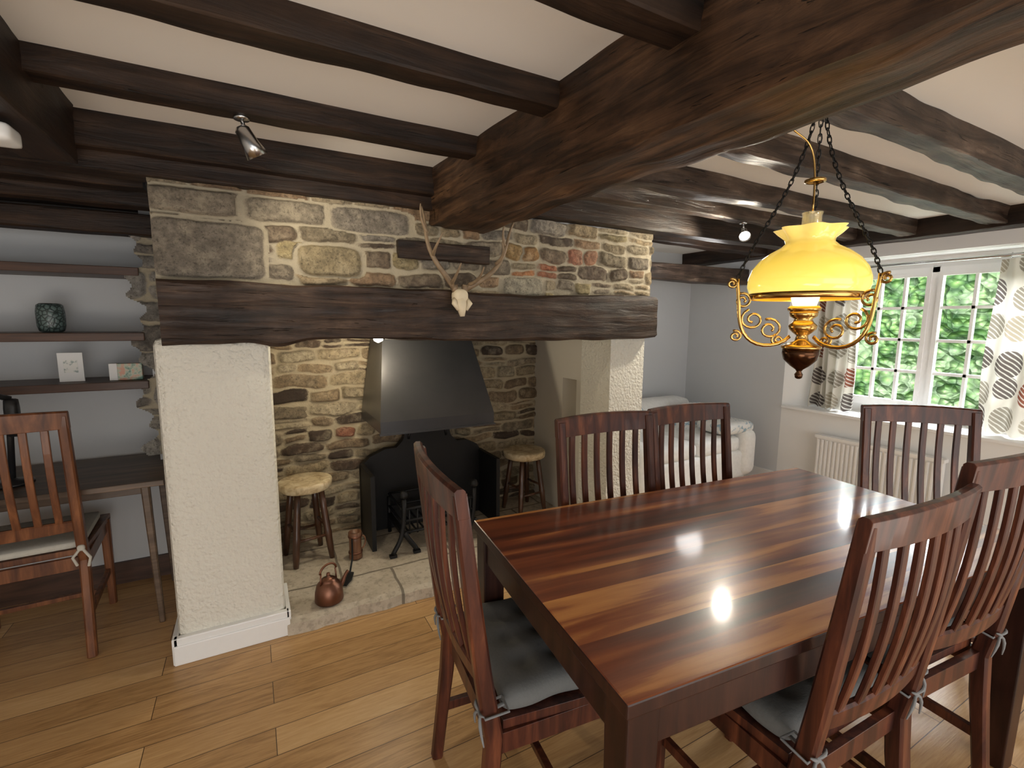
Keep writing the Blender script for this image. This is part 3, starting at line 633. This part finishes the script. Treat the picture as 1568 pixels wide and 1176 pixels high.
b.obj('pendant_lamp',[M_opal,M_brass,M_lit,M_gl,M_bronze,M_iron],(1.366,.795,1.498))
def spot(x,y,z,d,lit):
    b=B();b.M=Matrix.Translation((x,y,z));b.lathe([(.022,.0),(.022,.012)],(0,0,0),16);b.tube([(0,0,0),(.01,0,-.035)],.006)
    q=Vector(d).to_track_quat('-Z','Y').to_matrix().to_4x4();b.M=Matrix.Translation((x+.012,y,z-.05))@q
    b.lathe([(.012,.035),(.022,.025),(.026,-.02),(.034,-.055),(.031,-.055),(.022,-.02)],(0,0,0),20,0,cap=False);b.lathe([(.002,-.046),(.029,-.046)],(0,0,0),16,1)
    b.obj('ceiling_spotlight',[M_chrome,lit])
m=Mt('spot_bulb');m.bsdf(Base_Color=(1,1,1),Emission_Color=(1,.93,.8),Emission_Strength=25);M_bulb=m.m
spot(.012,1.755,2.022,(.35,.15,-.6),M_chrome);spot(2.66,1.96,2.015,(-.5,-.5,-.45),M_bulb)
b=B();b.lathe([(.03,.03),(.03,.0),(.022,-.02),(.002,-.03)],(.60,2.60,1.33),14);b.tube([(.60,2.60,1.35),(.60,2.60,1.56)],.006);b.obj('inglenook_lamp',[M_bulb])
b=B();b.rbox((-.545,1.75,1.880),(.09,.10,.045),.012,5);b.obj('smoke_alarm',[M_gloss])
# ------------------------------------------------------------------ outside
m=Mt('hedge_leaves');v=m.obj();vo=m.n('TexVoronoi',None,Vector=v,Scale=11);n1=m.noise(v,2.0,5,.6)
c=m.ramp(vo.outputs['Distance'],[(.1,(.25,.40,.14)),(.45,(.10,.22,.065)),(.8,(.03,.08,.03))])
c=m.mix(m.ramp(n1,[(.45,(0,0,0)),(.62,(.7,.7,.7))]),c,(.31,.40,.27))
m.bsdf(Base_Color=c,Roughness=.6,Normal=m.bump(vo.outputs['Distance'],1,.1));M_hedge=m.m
b=B();ny,nzv=140,60;vs=[];fs=[]
for j in range(nzv+1):
    for i in range(ny+1):
        y=-5+14*i/ny;z=-.3+4.3*j/nzv;vs.append((7.2+.3*nz3((y,z,0),1.1)+.18*nz3((y,z,3),4)+.12*nz3((y,z,7),10)+.25*max(0,z-2),y,z))
for j in range(nzv):
    for i in range(ny): a=j*(ny+1)+i;fs.append((a,a+ny+1,a+ny+2,a+1))
b.add(vs,fs,0,False);b.obj('garden_hedge',[M_hedge])
b=B();b.box(4.4,12,-6,10,-.4,-.3);b.obj('ground_lawn',[plain('grass',(.16,.28,.08),.9)])
# ------------------------------------------------------------------ lights
w=bpy.data.worlds.new('World');bpy.context.scene.world=w;w.use_nodes=True;bg=w.node_tree.nodes['Background'];bg.inputs[0].default_value=(.96,.98,1,1);bg.inputs[1].default_value=1.0
def light(name,ty,loc,e,col,tgt=None,**k):
    l=bpy.data.lights.new(name,ty);l.energy=e;l.color=col
    for a,v in k.items(): setattr(l,a,v)
    o=bpy.data.objects.new(name,l);C.objects.link(o);o.location=loc
    if tgt: o.rotation_euler=(Vector(tgt)-Vector(loc)).to_track_quat('-Z','Y').to_euler()
    return o
light('sun','SUN',(0,0,5),7.5,(1,.96,.9),None,angle=.03).rotation_euler=Vector((.75,.15,-.65)).to_track_quat('-Z','Y').to_euler()
light('window_skylight','AREA',(5.4,1.5,2.7),540,(.95,.98,1),(1.6,1.0,.6),shape='RECTANGLE',size=2.2,size_y=1.4)
light('rear_fill_light','AREA',(1.2,-2.45,1.1),30,(1,.95,.89),(1.2,1.4,1.3),shape='RECTANGLE',size=3.6,size_y=1.3)  # fill lamp added behind the camera; no window is built there
light('ceiling_fill','AREA',(-.6,-.7,.12),26,(1,.95,.88),(-.1,.9,2.1),shape='RECTANGLE',size=1.6,size_y=1.0)  # unseen fill added low down to brighten ceiling and beam undersides
light('ceiling_fill','AREA',(2.2,-.9,.12),17,(1,.95,.88),(2.3,.7,2.1),shape='RECTANGLE',size=1.8,size_y=1.0)  # second added fill, lifts the right-hand ceiling; no fixture in the room
light('pendant_bulb','POINT',(1.366,.795,1.44),6,(1,.78,.45),shadow_soft_size=.03)
light('inglenook_bulb','POINT',(.60,2.56,1.27),9,(1,.86,.62),shadow_soft_size=.03)
light('spot_chimney','SPOT',(.04,1.82,1.90),9,(1,.88,.68),(1.1,2.6,1.2),spot_size=2.2,spot_blend=.8,shadow_soft_size=.03)
light('spot_room','SPOT',(2.60,1.88,1.92),30,(1,.90,.72),(1.5,2.2,1.4),spot_size=2.4,spot_blend=.8,shadow_soft_size=.03)
light('nook_light','POINT',(3.0,2.5,1.85),3.5,(1,.97,.94),shadow_soft_size=.1)
# ------------------------------------------------------------------ camera
p,r,y=math.radians(7.51),math.radians(.45),math.radians(28.66)
Fv=Vector((math.sin(y)*math.cos(p),math.cos(y)*math.cos(p),-math.sin(p)));Rv=Vector((math.cos(y),-math.sin(y),0));Uv=Rv.cross(Fv)
R2=Rv*math.cos(r)+Uv*math.sin(r);U2=-Rv*math.sin(r)+Uv*math.cos(r)
cd=bpy.data.cameras.new('camera');cd.sensor_width=36;cd.lens=36*730/1568;cd.clip_start=.02
co=bpy.data.objects.new('camera',cd);C.objects.link(co)
Mx=Matrix((R2,U2,-Fv)).transposed().to_4x4();Mx.translation=(0,0,1.42);co.matrix_world=Mx
bpy.context.scene.camera=co
vs=bpy.context.scene.view_settings
vs.view_transform='Standard'
vs.look='None'
vs.exposure=0.12
